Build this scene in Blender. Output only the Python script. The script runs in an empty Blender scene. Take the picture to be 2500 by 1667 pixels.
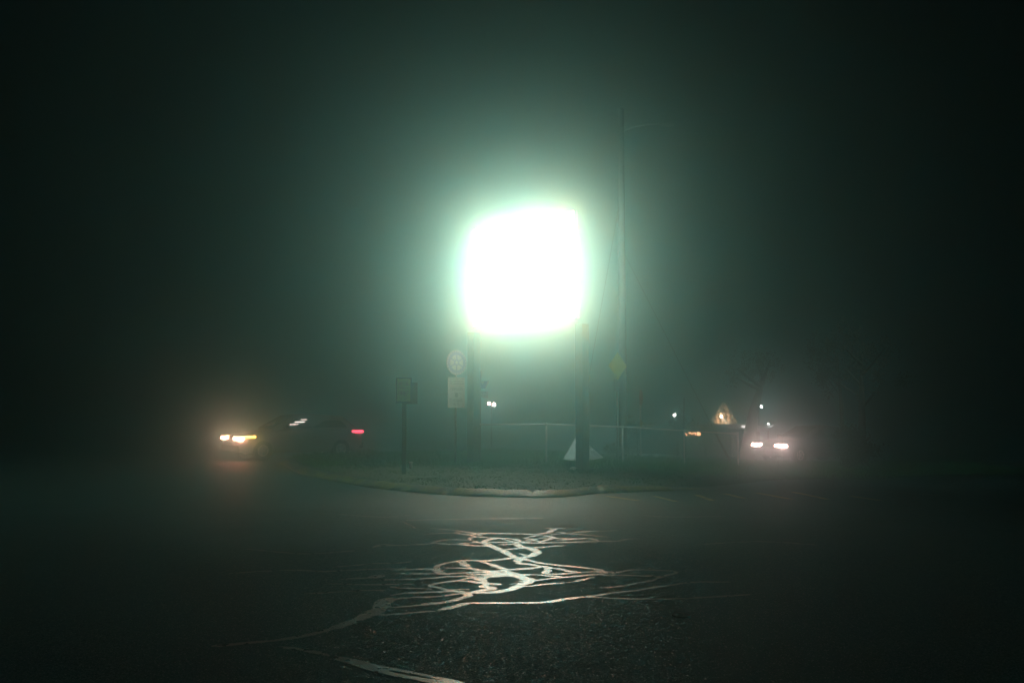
import bpy, bmesh, math, random
from math import radians, sin, cos, pi, sqrt, atan2, exp
from mathutils import Vector, Matrix, noise
random.seed(7)
S = bpy.context.scene
COL = S.collection

# ---------------------------------------------------------------- camera
F = 2431.0; HY = 1004.5; CH = 1.6            # focal length and horizon of the 2500 px wide photograph
PITCH = math.atan((HY - 833.5) / F)
cam = bpy.data.objects.new('camera', bpy.data.cameras.new('camera'))
COL.objects.link(cam)
cam.location = (0, 0, CH)
cam.rotation_euler = (pi / 2 + PITCH, 0, 0)
cam.data.lens = 35; cam.data.sensor_width = 36; cam.data.clip_end = 1000
S.camera = cam

# ---------------------------------------------------------------- world and exposure
w = bpy.data.worlds.new('World'); S.world = w; w.use_nodes = True
bgn = w.node_tree.nodes['Background']
sky = w.node_tree.nodes.new('ShaderNodeTexSky'); sky.sky_type = 'NISHITA'; sky.sun_disc = False
sky.sun_elevation = radians(-4); sky.sun_rotation = radians(200)
w.node_tree.links.new(sky.outputs[0], bgn.inputs[0])
bgn.inputs[1].default_value = 0.02
S.view_settings.view_transform = 'Standard'; S.view_settings.look = 'None'
S.view_settings.exposure = 0; S.view_settings.gamma = 1
S.cycles.use_denoising = True
S.cycles.max_bounces = 14; S.cycles.volume_bounces = 10
S.cycles.diffuse_bounces = 2; S.cycles.glossy_bounces = 3; S.cycles.transmission_bounces = 3
S.cycles.sample_clamp_indirect = 4.0
S.cycles.use_light_tree = True

# ---------------------------------------------------------------- helpers
def ray(x, y):
    u = (x - 1250) / F; v = (833.5 - y) / F
    return Vector((u, cos(PITCH) - v * sin(PITCH), sin(PITCH) + v * cos(PITCH)))
def at(x, y, D):
    r = ray(x, y); return Vector((0, 0, CH)) + r * (D / r.y)
def sm(t):
    t = max(0.0, min(1.0, t)); return t * t * (3 - 2 * t)
def hroad(X, Y):
    z = -0.035 * max(0.0, min(8.0, X - 1.5)) * sm((Y - 19) / 8)
    return z - 0.01 * max(0.0, min(30.0, Y - 30)) * sm((X - 1) / 4)
def hverge(X, Y):
    if X > 2.0:                                # no kerb here: the grass runs down to the asphalt
        e = 18.9 + 1.0 * sm((X - 1.5) / 3) + .38 * max(0, X - 4.5); f = sm((X - 2.0) / 2.4)
        lo = hroad(X, Y) + .012 + .108 * sm((Y - e - .3) / 2.5)
        hi = hroad(X, Y) + 0.12
        return hi * (1 - f) + lo * f + (.06 * sm((Y - 21) / 6) * (1 - sm((X - 1) / 5)) + 0.02 * noise.noise(Vector((X * .6, Y * .6, 3)))) * (1 - f * (1 - sm((Y - e) / 2)))
    return hroad(X, Y) + 0.12 + 0.06 * sm((Y - 21) / 6) * (1 - sm((X - 1) / 5)) + 0.02 * noise.noise(Vector((X * .6, Y * .6, 3)))
def onroad(x, y):
    r = ray(x, y); t = CH / -r.z
    for _ in range(6):
        p = Vector((0, 0, CH)) + r * t
        t += (p.z - hroad(p.x, p.y)) / -r.z
    return Vector((0, 0, CH)) + r * t

def mat(name, col=(.5, .5, .5), rough=.6, metal=0.0, spec=.5, var=0.0, scale=8.0, bump=0.0, bscale=40.0, emit=None, estr=0.0, coat=0.0):
    m = bpy.data.materials.new(name); m.use_nodes = True
    nt = m.node_tree; b = nt.nodes['Principled BSDF']
    b.inputs['Base Color'].default_value = (*col, 1)
    b.inputs['Roughness'].default_value = rough
    b.inputs['Metallic'].default_value = metal
    b.inputs['Specular IOR Level'].default_value = spec
    b.inputs['Coat Weight'].default_value = coat
    tc = nt.nodes.new('ShaderNodeTexCoord')
    if var > 0:
        n = nt.nodes.new('ShaderNodeTexNoise'); n.inputs['Scale'].default_value = scale; n.inputs['Detail'].default_value = 6
        r = nt.nodes.new('ShaderNodeMapRange')
        r.inputs['From Min'].default_value = .3; r.inputs['From Max'].default_value = .7
        r.inputs['To Min'].default_value = 1 - var; r.inputs['To Max'].default_value = 1 + var
        mx = nt.nodes.new('ShaderNodeMix'); mx.data_type = 'RGBA'; mx.blend_type = 'MULTIPLY'; mx.inputs[0].default_value = 1
        nt.links.new(tc.outputs['Object'], n.inputs['Vector']); nt.links.new(n.outputs['Fac'], r.inputs['Value'])
        mx.inputs[6].default_value = (*col, 1); nt.links.new(r.outputs[0], mx.inputs[7]); nt.links.new(mx.outputs[2], b.inputs['Base Color'])
    if bump > 0:
        n2 = nt.nodes.new('ShaderNodeTexNoise'); n2.inputs['Scale'].default_value = bscale; n2.inputs['Detail'].default_value = 4
        bp = nt.nodes.new('ShaderNodeBump'); bp.inputs['Strength'].default_value = bump; bp.inputs['Distance'].default_value = .01
        nt.links.new(tc.outputs['Object'], n2.inputs['Vector']); nt.links.new(n2.outputs['Fac'], bp.inputs['Height']); nt.links.new(bp.outputs[0], b.inputs['Normal'])
    if emit:
        b.inputs['Emission Color'].default_value = (*emit, 1); b.inputs['Emission Strength'].default_value = estr
    return m

def tag(o, label=None, cat=None, group=None, kind=None):
    if label: o['label'] = label
    if cat: o['category'] = cat
    if group: o['group'] = group
    if kind: o['kind'] = kind
    return o
def empty(name, loc, rz=0.0, label=None, cat=None, group=None):
    o = bpy.data.objects.new(name, None); COL.objects.link(o)
    o.empty_display_size = .1
    o.location = loc; o.rotation_euler = (0, 0, rz)
    return tag(o, label, cat, group)

class MB:
    def __init__(s): s.v = []; s.f = []; s.smooth = []
    def add(s, vs, fs, smooth=False):
        k = len(s.v); s.v += [tuple(v) for v in vs]
        s.f += [tuple(i + k for i in f) for f in fs]; s.smooth += [smooth] * len(fs)
        return s
    def box(s, c, d, bev=0.0, M=None):
        bm = bmesh.new(); bmesh.ops.create_cube(bm, size=1)
        for v in bm.verts: v.co = Vector((v.co.x * d[0], v.co.y * d[1], v.co.z * d[2]))
        if bev > 0: bmesh.ops.bevel(bm, geom=bm.edges[:], offset=min(bev, min(d) * .45), segments=2, affect='EDGES', profile=.5)
        for v in bm.verts:
            v.co = (M @ v.co if M else v.co) + Vector(c)
        bm.verts.index_update()
        s.add([v.co.copy() for v in bm.verts], [[v.index for v in f.verts] for f in bm.faces]); bm.free(); return s
    def tube(s, pts, rad, n=10, cap=True):
        pts = [Vector(p) for p in pts]
        if not isinstance(rad, (list, tuple)): rad = [rad] * len(pts)
        vs = []; fs = []
        for i, p in enumerate(pts):
            d = (pts[min(i + 1, len(pts) - 1)] - pts[max(i - 1, 0)]).normalized()
            a = d.orthogonal().normalized() if abs(d.z) < .95 else (Vector((1, 0, 0)) - d * d.x).normalized()
            if abs(d.z) < .95: a = d.cross(Vector((0, 0, 1))).normalized()
            b = d.cross(a)
            for k in range(n):
                t = 2 * pi * k / n; vs.append(p + (a * cos(t) + b * sin(t)) * rad[i])
        for i in range(len(pts) - 1):
            for k in range(n):
                q = (k + 1) % n; fs.append((i * n + k, i * n + q, (i + 1) * n + q, (i + 1) * n + k))
        if cap: fs += [tuple(range(n))[::-1], tuple((len(pts) - 1) * n + k for k in range(n))]
        return s.add(vs, fs, True)
    def disc(s, c, r1, r2, nrm, th, n=32, squash=1.0):
        """flat ring (r1 inner) with thickness th along nrm"""
        nrm = Vector(nrm).normalized(); a = nrm.cross(Vector((0, 0, 1))).normalized() if abs(nrm.z) < .9 else Vector((1, 0, 0)); b = nrm.cross(a)
        vs = []; c = Vector(c)
        for sgn in (0, 1):
            for r in (r1, r2):
                for k in range(n):
                    t = 2 * pi * k / n; vs.append(c + (a * cos(t) + b * sin(t)) * r + nrm * th * sgn)
        fs = []
        for k in range(n):
            q = (k + 1) % n
            fs += [(k, n + k, n + q, q)[::-1], (2 * n + k, 3 * n + k, 3 * n + q, 2 * n + q), (n + k, 3 * n + k, 3 * n + q, n + q), (k, q, 2 * n + q, 2 * n + k)]
        return s.add(vs, fs)
    def prism(s, pts, off):
        pts = [Vector(p) for p in pts]; off = Vector(off); n = len(pts)
        fs = [tuple(range(n))[::-1], tuple(range(n, 2 * n))] + [(i, (i + 1) % n, n + (i + 1) % n, n + i) for i in range(n)]
        return s.add(pts + [p + off for p in pts], fs)
    def build(s, name, m, parent=None, loc=None):
        me = bpy.data.meshes.new(name); me.from_pydata(s.v, [], s.f)
        me.polygons.foreach_set('use_smooth', s.smooth)
        me.update(); bm = bmesh.new(); bm.from_mesh(me); bmesh.ops.recalc_face_normals(bm, faces=bm.faces); bm.to_mesh(me); bm.free()
        me.materials.append(m)
        o = bpy.data.objects.new(name, me); COL.objects.link(o)
        if parent: o.parent = parent
        if loc is not None: o.location = loc
        return o

def marching(name, field, x0, x1, y0, y1, st, zf, m, kind='structure'):
    """the region where field(x, y) < 0 as one sheet, its edge cut smoothly"""
    nx = int((x1 - x0) / st) + 1; ny = int((y1 - y0) / st) + 1
    vals = field if isinstance(field, dict) else None
    V = []; Fc = []; vid = {}
    def val(i, j):
        return vals.get((i, j), 1.0) if vals is not None else field(x0 + i * st, y0 + j * st)
    cache = {}
    def gv(i, j):
        k = (i, j)
        if k not in cache: cache[k] = val(i, j)
        return cache[k]
    def vert(key, x, y):
        if key not in vid: vid[key] = len(V); V.append((x, y, zf(x, y)))
        return vid[key]
    cells = range(nx - 1)
    if vals is not None:
        todo = set()
        for (i, j), v in vals.items():
            if v < 0: todo |= {(i, j), (i - 1, j), (i, j - 1), (i - 1, j - 1)}
    else:
        todo = ((i, j) for i in range(nx - 1) for j in range(ny - 1))
    for i, j in todo:
        c = [(i, j), (i + 1, j), (i + 1, j + 1), (i, j + 1)]; v = [gv(*k) for k in c]
        if min(v) >= 0: continue
        poly = []
        for k in range(4):
            a, b = c[k], c[(k + 1) % 4]; va, vb = v[k], v[(k + 1) % 4]
            if va < 0: poly.append(vert(a, x0 + a[0] * st, y0 + a[1] * st))
            if (va < 0) != (vb < 0):
                t = va / (va - vb); key = (a, b) if a < b else (b, a)
                poly.append(vert(key, x0 + (a[0] + (b[0] - a[0]) * t) * st, y0 + (a[1] + (b[1] - a[1]) * t) * st))
        if len(poly) > 2: Fc.append(poly)
    me = bpy.data.meshes.new(name); me.from_pydata(V, [], Fc); me.update(); me.materials.append(m)
    me.polygons.foreach_set('use_smooth', [True] * len(Fc))
    o = bpy.data.objects.new(name, me); COL.objects.link(o); o['kind'] = kind
    return o

# ---------------------------------------------------------------- ground materials
def asphalt(name, c0, c1, rough, bstr, wet):
    m = bpy.data.materials.new(name); m.use_nodes = True; nt = m.node_tree; b = nt.nodes['Principled BSDF']; L = nt.links.new
    tc = nt.nodes.new('ShaderNodeTexCoord')
    vo = nt.nodes.new('ShaderNodeTexVoronoi'); vo.inputs['Scale'].default_value = 135; L(tc.outputs['Object'], vo.inputs['Vector'])
    n1 = nt.nodes.new('ShaderNodeTexNoise'); n1.inputs['Scale'].default_value = .45; n1.inputs['Detail'].default_value = 5; L(tc.outputs['Object'], n1.inputs['Vector'])
    cr = nt.nodes.new('ShaderNodeValToRGB'); cr.color_ramp.elements[0].color = (*c0, 1); cr.color_ramp.elements[1].color = (*c1, 1)
    cr.color_ramp.elements[0].position = .3; cr.color_ramp.elements[1].position = .75
    sep = nt.nodes.new('ShaderNodeSeparateColor'); L(vo.outputs['Color'], sep.inputs[0])
    mx = nt.nodes.new('ShaderNodeMath'); mx.operation = 'ADD'; L(n1.outputs['Fac'], mx.inputs[0])
    mm = nt.nodes.new('ShaderNodeMath'); mm.operation = 'MULTIPLY_ADD'; mm.inputs[1].default_value = .35; mm.inputs[2].default_value = -.17
    L(sep.outputs[0], mm.inputs[0]); L(mm.outputs[0], mx.inputs[1]); L(mx.outputs[0], cr.inputs[0]); L(cr.outputs[0], b.inputs['Base Color'])
    r = nt.nodes.new('ShaderNodeMapRange'); r.inputs['To Min'].default_value = rough - .1; r.inputs['To Max'].default_value = rough + .15
    L(n1.outputs['Fac'], r.inputs['Value'])
    rr = nt.nodes.new('ShaderNodeMapRange'); rr.inputs['From Min'].default_value = .90; rr.inputs['From Max'].default_value = .96; rr.inputs['To Min'].default_value = .95; L(sep.outputs[2], rr.inputs['Value']); L(r.outputs[0], rr.inputs['To Max']); L(rr.outputs[0], b.inputs['Roughness'])
    gl = nt.nodes.new('ShaderNodeMapRange'); gl.interpolation_type = 'SMOOTHSTEP'; gl.inputs['From Min'].default_value = .90; gl.inputs['From Max'].default_value = .96; gl.inputs['To Min'].default_value = .13; gl.inputs['To Max'].default_value = .45
    L(sep.outputs[2], gl.inputs['Value']); L(gl.outputs[0], b.inputs['Specular IOR Level']); b.inputs['Specular Tint'].default_value = (.55, .95, .92, 1)
    b.inputs['Sheen Weight'].default_value = .10; b.inputs['Sheen Roughness'].default_value = .35; b.inputs['Sheen Tint'].default_value = (.55, .95, .92, 1)
    # gloss raised in a band along the island to imitate a bright sheen
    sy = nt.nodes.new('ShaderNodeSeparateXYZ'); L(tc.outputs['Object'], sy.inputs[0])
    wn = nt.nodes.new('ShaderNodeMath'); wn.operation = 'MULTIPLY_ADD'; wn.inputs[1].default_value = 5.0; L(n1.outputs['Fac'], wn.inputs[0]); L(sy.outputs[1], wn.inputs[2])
    sheen_band = nt.nodes.new('ShaderNodeMapRange'); sheen_band.interpolation_type = 'SMOOTHSTEP'; sheen_band.inputs['From Min'].default_value = 12.5; sheen_band.inputs['From Max'].default_value = 20.5; L(wn.outputs[0], sheen_band.inputs['Value'])
    s2 = nt.nodes.new('ShaderNodeMapRange'); s2.inputs['To Min'].default_value = .13; s2.inputs['To Max'].default_value = .33; L(sheen_band.outputs[0], s2.inputs['Value']); L(s2.outputs[0], gl.inputs['To Min'])
    r2 = nt.nodes.new('ShaderNodeMapRange'); r2.inputs['To Min'].default_value = .95; r2.inputs['To Max'].default_value = .52; L(sheen_band.outputs[0], r2.inputs['Value']); L(r2.outputs[0], rr.inputs['To Min'])
    # each stone is a small wet facet with a tilt of its own: some of them catch the lamp
    ge = nt.nodes.new('ShaderNodeNewGeometry')
    sub = nt.nodes.new('ShaderNodeVectorMath'); sub.operation = 'SUBTRACT'; sub.inputs[1].default_value = (.5, .5, .5); L(vo.outputs['Color'], sub.inputs[0])
    scl = nt.nodes.new('ShaderNodeVectorMath'); scl.operation = 'MULTIPLY'; scl.inputs[1].default_value = (bstr, bstr, 0); L(sub.outputs[0], scl.inputs[0])
    add = nt.nodes.new('ShaderNodeVectorMath'); add.operation = 'ADD'; L(scl.outputs[0], add.inputs[0]); L(ge.outputs['Normal'], add.inputs[1])
    nrm = nt.nodes.new('ShaderNodeVectorMath'); nrm.operation = 'NORMALIZE'; L(add.outputs[0], nrm.inputs[0]); L(nrm.outputs[0], b.inputs['Normal'])
    return m
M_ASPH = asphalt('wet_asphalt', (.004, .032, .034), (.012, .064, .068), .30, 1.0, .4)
def tar_material():
    m = bpy.data.materials.new('crack_sealant'); m.use_nodes = True; nt = m.node_tree; b = nt.nodes['Principled BSDF']; L = nt.links.new
    b.inputs['Base Color'].default_value = (.014, .034, .034, 1); b.inputs['Specular IOR Level'].default_value = .9
    tc = nt.nodes.new('ShaderNodeTexCoord')
    n = nt.nodes.new('ShaderNodeTexNoise'); n.inputs['Scale'].default_value = 14; n.inputs['Detail'].default_value = 7; L(tc.outputs['Object'], n.inputs['Vector'])
    r = nt.nodes.new('ShaderNodeMapRange'); r.inputs['From Min'].default_value = .35; r.inputs['From Max'].default_value = .7
    r.inputs['To Min'].default_value = .25; r.inputs['To Max'].default_value = .39
    L(n.outputs['Fac'], r.inputs['Value']); L(r.outputs[0], b.inputs['Roughness'])
    vo = nt.nodes.new('ShaderNodeTexVoronoi'); vo.inputs['Scale'].default_value = 80; L(tc.outputs['Object'], vo.inputs['Vector'])
    hh = nt.nodes.new('ShaderNodeMath'); hh.operation = 'MULTIPLY_ADD'; hh.inputs[1].default_value = -.5; L(vo.outputs['Distance'], hh.inputs[0]); L(n.outputs['Fac'], hh.inputs[2])
    bp = nt.nodes.new('ShaderNodeBump'); bp.inputs['Strength'].default_value = .3; bp.inputs['Distance'].default_value = .004
    L(hh.outputs[0], bp.inputs['Height']); L(bp.outputs[0], b.inputs['Normal'])
    return m
M_TAR = tar_material()
M_DIRT = mat('verge_soil', (.014, .034, .012), .9, var=.5, scale=3, bump=.8, bscale=30)

# ---------------------------------------------------------------- asphalt ground: one sheet out to the fog's end
def axis(a, b, dense0, dense1, sd, sc):
    out = []; v = a
    while v < b:
        out.append(v); v += sd if dense0 <= v < dense1 else sc
    out.append(b); return out
xs = axis(-140, 140, -14, 20, 1.0, 9); ys = axis(-20, 170, 16, 46, 1.0, 8)
me = bpy.data.meshes.new('asphalt_ground')
V = [(x, y, hroad(x, y)) for y in ys for x in xs]; nx = len(xs)
me.from_pydata(V, [], [(j * nx + i, j * nx + i + 1, (j + 1) * nx + i + 1, (j + 1) * nx + i) for j in range(len(ys) - 1) for i in range(nx - 1)])
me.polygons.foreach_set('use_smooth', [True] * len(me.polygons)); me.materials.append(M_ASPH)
g = bpy.data.objects.new('asphalt_ground', me); COL.objects.link(g); g['kind'] = 'structure'

# ---------------------------------------------------------------- tar crack seams, traced from the photograph onto the ground
WIN = {'A': (1020, 1270, 8.4), 'B': (1280, 1270, 8.4), 'C': (1020, 1360, 8.4), 'D': (1280, 1360, 8.4), 'E': (740, 1360, 7.35), 'F': (600, 1480, 3.92), 'G': (1540, 1360, 7.35), 'S': (0, 0, 1)}
SEAMS = [
 ('A', 0.048, [(240,165),(540,185),(800,215),(1030,243),(1300,320)]), ('A', 0.057, [(130,290),(430,270),(700,265),(1050,300),(1200,340),(1450,360),(1750,370),(2000,395),(2100,440)]),
 ('A', 0.048, [(700,268),(860,235),(1030,243)]),
 ('A', 0.060, [(1080,258),(1500,268),(2000,278),(2352,288),(2500,278),(2664,262),(2724,210),(2804,168)]), ('B', 0.060, [(420,163),(620,172),(830,168)]), ('B', 0.077, [(480,262),(560,215),(640,175)]),
 ('A', 0.057, [(1060,302),(1300,285),(1500,268)]),
 ('A', 0.060, [(-900,540),(-560,520),(0,500),(230,485),(350,450),(520,410),(750,398),(1040,403),(1090,360),(1200,345)]),
 ('A', 0.069, [(350,470),(600,490),(900,500),(1200,525),(1450,530),(1600,590),(1800,660),(1960,755),(1750,800),(1400,830),(1000,825),(750,850),(500,900),(390,950),(440,1040),(520,1100)]),
 ('A', 0.060, [(780,488),(1000,470),(1190,455),(1130,425),(1050,405)]), ('A', 0.095, [(1260,463),(1400,485),(1600,565),(1750,630),(1950,745)]), ('A', 0.077, [(1310,450),(1400,420),(1500,395),(1620,365)]),
 ('A', 0.060, [(1300,452),(1500,455),(1800,455),(2100,445),(2352,465)]), ('A', 0.057, [(1640,505),(1950,488),(2060,450)]),
 ('A', 0.060, [(1740,608),(2000,582),(2130,565),(2010,505)]), ('A', 0.057, [(2060,560),(2352,562)]),
 ('A', 0.048, [(1720,380),(1950,440),(2100,440)]), ('A', 0.060, [(2060,480),(2150,545),(2240,580)]),
 ('B', 0.057, [(0,570),(300,560),(600,535),(820,525)]), ('B', 0.103, [(-100,545),(60,562),(180,600),(270,660),(180,715),(40,755),(-80,780),(-130,850)]),
 ('B', 0.069, [(-90,560),(0,555),(110,575),(200,625)]), ('B', 0.057, [(0,375),(120,340),(280,312),(450,318),(580,352),(650,375),(900,380),(1250,375),(1400,385),(1500,420),(1550,435)]),
 ('B', 0.060, [(-200,460),(0,465),(300,468),(600,460),(1000,450),(1500,437),(1830,435),(1960,425),(2100,390),(2300,375)]), ('B', 0.069, [(300,450),(450,410),(560,375),(600,340)]),
 ('B', 0.057, [(620,240),(750,245),(880,275),(1200,295),(1600,335),(1750,345)]), ('B', 0.048, [(950,270),(1150,240),(1500,225),(1900,212)]), ('B', 0.048, [(540,298),(700,285),(860,275)]),
 ('B', 0.048, [(660,408),(900,400),(1250,380)]), ('B', 0.048, [(0,405),(200,412),(300,440)]), ('B', 0.048, [(200,370),(450,360),(560,352)]), ('B', 0.048, [(0,372),(250,395)]), ('B', 0.048, [(0,430),(300,425)]),
 ('B', 0.069, [(-134,800),(0,800),(150,840),(400,890),(800,935),(1200,975),(1500,1012),(1600,1035)]), ('B', 0.077, [(-110,850),(-90,890),(100,905),(300,940),(450,965),(520,1000)]),
 ('A', 0.048, [(2060,680),(2200,715),(2300,720)]),
 ('C', 0.060, [(820,85),(900,110),(940,150),(1020,200),(1200,250),(1500,290),(1900,265),(2352,235)]), ('C', 0.086, [(870,75),(920,130),(1010,185)]),
 ('C', 0.060, [(480,225),(800,225),(1100,240),(1250,280)]), ('C', 0.069, [(1300,95),(1500,150),(1620,192),(1750,240),(1850,270)]), ('C', 0.048, [(1430,205),(1640,192)]),
 ('C', 0.060, [(-600,262),(-300,262),(0,252),(200,245),(420,235)]), ('C', 0.086, [(200,270),(330,250),(440,330)]), ('C', 0.060, [(-500,340),(0,342),(300,342),(560,352),(800,332),(1100,320),(1300,300)]),
 ('C', 0.069, [(980,355),(1200,362),(1500,355),(1700,330),(1900,310)]), ('C', 0.103, [(1250,300),(1500,318),(1750,335),(1950,330)]), ('C', 0.095, [(1850,300),(2000,352),(2180,425),(2352,480)]),
 ('C', 0.077, [(1500,345),(1800,375),(2050,410),(2300,485)]), ('C', 0.057, [(0,445),(300,435),(600,405),(900,395),(1300,408),(1500,385),(1700,385)]),
 ('C', 0.060, [(1200,410),(1000,440),(850,480),(650,500),(450,532),(300,562),(280,600),(450,632),(600,680),(900,715),(1100,730)]),
 ('C', 0.095, [(1080,732),(1400,730),(1700,705),(1920,655),(2050,600),(2200,540),(2352,508)]),
 ('C', 0.086, [(1050,500),(1250,520),(1450,545),(1720,565)]), ('C', 0.048, [(850,495),(1050,490),(1250,510)]), ('C', 0.077, [(1180,430),(1320,470),(1360,520),(1400,560),(1340,610),(1450,620),(1560,645),(1400,672),(1250,700),(1100,725)]),
 ('C', 0.048, [(1280,500),(1200,450),(1180,410)]), ('C', 0.069, [(1290,490),(1350,440),(1500,405),(1750,395)]), ('C', 0.038, [(700,665),(1100,665)]), ('C', 0.048, [(-300,745),(0,735),(400,715),(800,712),(1000,720)]), ('C', 0.038, [(1740,572),(2000,545)]),
 ('C', 0.048, [(-100,835),(0,830),(400,810),(800,760),(930,742),(1000,790),(1050,800)]), ('C', 0.069, [(-50,1005),(0,1000),(300,960),(600,920),(850,860),(1050,795),(1010,740)]),
 ('C', 0.086, [(450,1085),(700,1030),(900,970),(1050,948)]), ('C', 0.057, [(1000,950),(1100,942),(1500,945),(2000,942),(2352,940),(2484,935),(2784,905),(3084,855),(3384,815)]), ('C', 0.038, [(2130,602),(2352,588),(2600,560),(3000,528),(3290,490),(3530,430),(3680,390)]),
 ('D', 0.048, [(1200,815),(1400,800),(1750,745),(2100,705),(2352,680),(2720,620),(3050,570),(3400,520),(4200,510)]), ('D', 0.048, [(1250,820),(1500,825),(1800,845),(2352,860),(3000,858),(3600,835),(4600,770)]),
 ('D', 0.060, [(450,215),(700,242),(950,290),(1180,315)]), ('D', 0.086, [(800,270),(1000,300),(1150,315)]), ('D', 0.057, [(-300,255),(0,237),(200,217),(400,200)]),
 ('D', 0.086, [(470,215),(480,280),(430,340)]), ('D', 0.060, [(-250,375),(-100,370),(0,368),(250,362),(500,385),(750,405)]), ('D', 0.060, [(400,345),(700,352),(1000,325),(1200,315)]), ('D', 0.077, [(-100,500),(0,500),(250,480)]),
 ('D', 0.057, [(200,485),(600,435),(900,410),(1300,375),(1600,345)]), ('D', 0.086, [(-80,455),(100,470),(250,480)]), ('D', 0.048, [(1180,320),(1400,300),(1600,300),(1900,310),(2150,270),(2352,262),(2600,265),(3000,285),(3100,330),(2800,410),(2650,470),(2200,560),(1800,620),(1530,630)]),
 ('D', 0.048, [(1500,345),(1700,370),(2000,370),(2352,385),(2700,390)]), ('D', 0.103, [(1520,280),(1620,320),(1700,335)]), ('D', 0.038, [(1650,330),(1850,330),(2050,290)]),
 ('E', .04, [(540,180),(900,150),(1300,115),(1600,110),(1850,95),(1980,65)]), ('E', .04, [(300,260),(700,245),(1200,222),(1700,210),(2000,225)]), ('E', .14, [(1220,380),(1310,350),(1390,325)]), ('E', .05, [(600,400),(900,385),(1150,375),(1250,365)]),
 ('E', .05, [(1350,412),(1700,405),(2000,400),(2250,388)]), ('E', .04, [(400,480),(1200,495),(1550,490),(1960,485)]), ('E', .10, [(1580,530),(1680,545)]), ('E', .04, [(1650,560),(2000,565),(2352,580)]), ('E', .035, [(0,660),(500,635),(1000,600),(1470,600)]),
 ('E', .05, [(1530,705),(1800,650),(2100,635),(2352,622)]), ('E', .04, [(1520,840),(1600,790),(1700,750),(1930,730),(2100,715)]), ('E', .04, [(1520,840),(1560,900)]), ('E', .14, [(1560,740),(1430,810),(1400,900),(1270,990),(1080,1070)]),
 ('E', .05, [(1600,905),(1850,890),(2100,860),(2352,820)]), ('E', .06, [(1250,1045),(1700,1025),(2100,990),(2352,975)]),
 ('F', .11, [(1330,10),(1200,80),(1050,140),(850,210)]), ('F', .07, [(850,210),(650,265),(350,320),(50,350),(-300,380)]), ('F', .05, [(300,390),(430,402),(600,430),(800,475)]), ('F', .07, [(800,475),(1000,535),(1200,600),(1450,660),(1700,705),(1900,735),(2300,790)]), ('F', .04, [(850,470),(1100,535),(1300,585),(1600,640),(1900,700),(2100,745)]),
 ('S', .05, [(977,1270.5),(1090,1268),(1230,1266),(1325,1265)]), ('S', .05, [(983,1273),(1012,1289)]), ('S', .04, [(909,1339),(927,1330),(960,1329)]), ('S', .04, [(1560,1257),(1640,1262),(1760,1260)]), ('S', .04, [(600,1340),(740,1352),(860,1345)]), ('S', .04, [(560,1400),(700,1392),(800,1396)]), ('S', .035, [(1700,1330),(1850,1322),(1990,1330)]), ('S', .04, [(820,1255),(930,1262),(1000,1258)]),
]
TS = .02; TX0, TX1, TY0, TY1 = -6.5, 8.0, 4.5, 17.5
tf = {}
def catmull(P, n):
    out = []
    for i in range(len(P) - 1):
        p0 = P[max(i - 1, 0)]; p1 = P[i]; p2 = P[i + 1]; p3 = P[min(i + 2, len(P) - 1)]
        for k in range(n):
            t = k / n; out.append(.5 * ((2 * p1) + (p2 - p0) * t + (2 * p0 - 5 * p1 + 4 * p2 - p3) * t * t + (3 * p1 - p0 - 3 * p2 + p3) * t ** 3))
    out.append(P[-1]); return out
for wn, wd, pts in SEAMS:
    ox, oy, sc = WIN[wn]
    P = []
    for x, y in pts:
        p = onroad(ox + x / sc, oy + y / sc); P.append(Vector((p.x, p.y)))
    # spline in image-like parameters keeps the traced bends
    C = catmull(P, 5)
    L0 = sum((C[i + 1] - C[i]).length for i in range(len(C) - 1)); run = 0.0
    for i in range(len(C) - 1):
        a, b = C[i], C[i + 1]; d = b - a; l2 = max(d.length_squared, 1e-9)
        ta = min(1, run / .12 + .35, (L0 - run) / .12 + .35); run += d.length
        R = wd * .5 * ta; ky = 1.0 + .05 * max(0, a.y - 7); B = (R + 2 * TS) * ky + .02
        for gi in range(int((min(a.x, b.x) - B - TX0) / TS), int((max(a.x, b.x) + B - TX0) / TS) + 1):
            for gj in range(int((min(a.y, b.y) - B - TY0) / TS), int((max(a.y, b.y) + B - TY0) / TS) + 1):
                q = Vector((TX0 + gi * TS, TY0 + gj * TS))
                t = max(0, min(1, (q - a).dot(d) / l2)); e_ = q - a - d * t; ds = sqrt(e_.x * e_.x + (e_.y / ky) ** 2)
                if ds > B: continue
                v = ds - R
                k = (gi, gj)
                if v < tf.get(k, 9): tf[k] = v
for k in tf:
    x = TX0 + k[0] * TS; y = TY0 + k[1] * TS
    tf[k] += .018 * noise.noise(Vector((x * 7, y * 7, 0))) + .010 * noise.noise(Vector((x * 25, y * 25, 5)))
marching('tar_seams', tf, TX0, TX1, TY0, TY1, TS, lambda x, y: hroad(x, y) + .004, M_TAR)

# iron valve cover set in the asphalt
p = onroad(1663, 1504)
mb = MB(); mb.disc((0, 0, 0), .0, .052, (0, 0, 1), .010, 24); mb.disc((0, 0, 0), .058, .072, (0, 0, 1), .014, 24)
for k in range(4): mb.box((0, -.03 + .02 * k, .012), (.06, .006, .006))
o = mb.build('valve_cover', mat('rusted_iron', (.006, .006, .006), .85, .0, .2, .3, 60, .4, 90), None, (p.x, p.y, p.z + .002))
tag(o, 'small round black iron valve cover set into the bare asphalt', 'valve cover')

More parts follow.
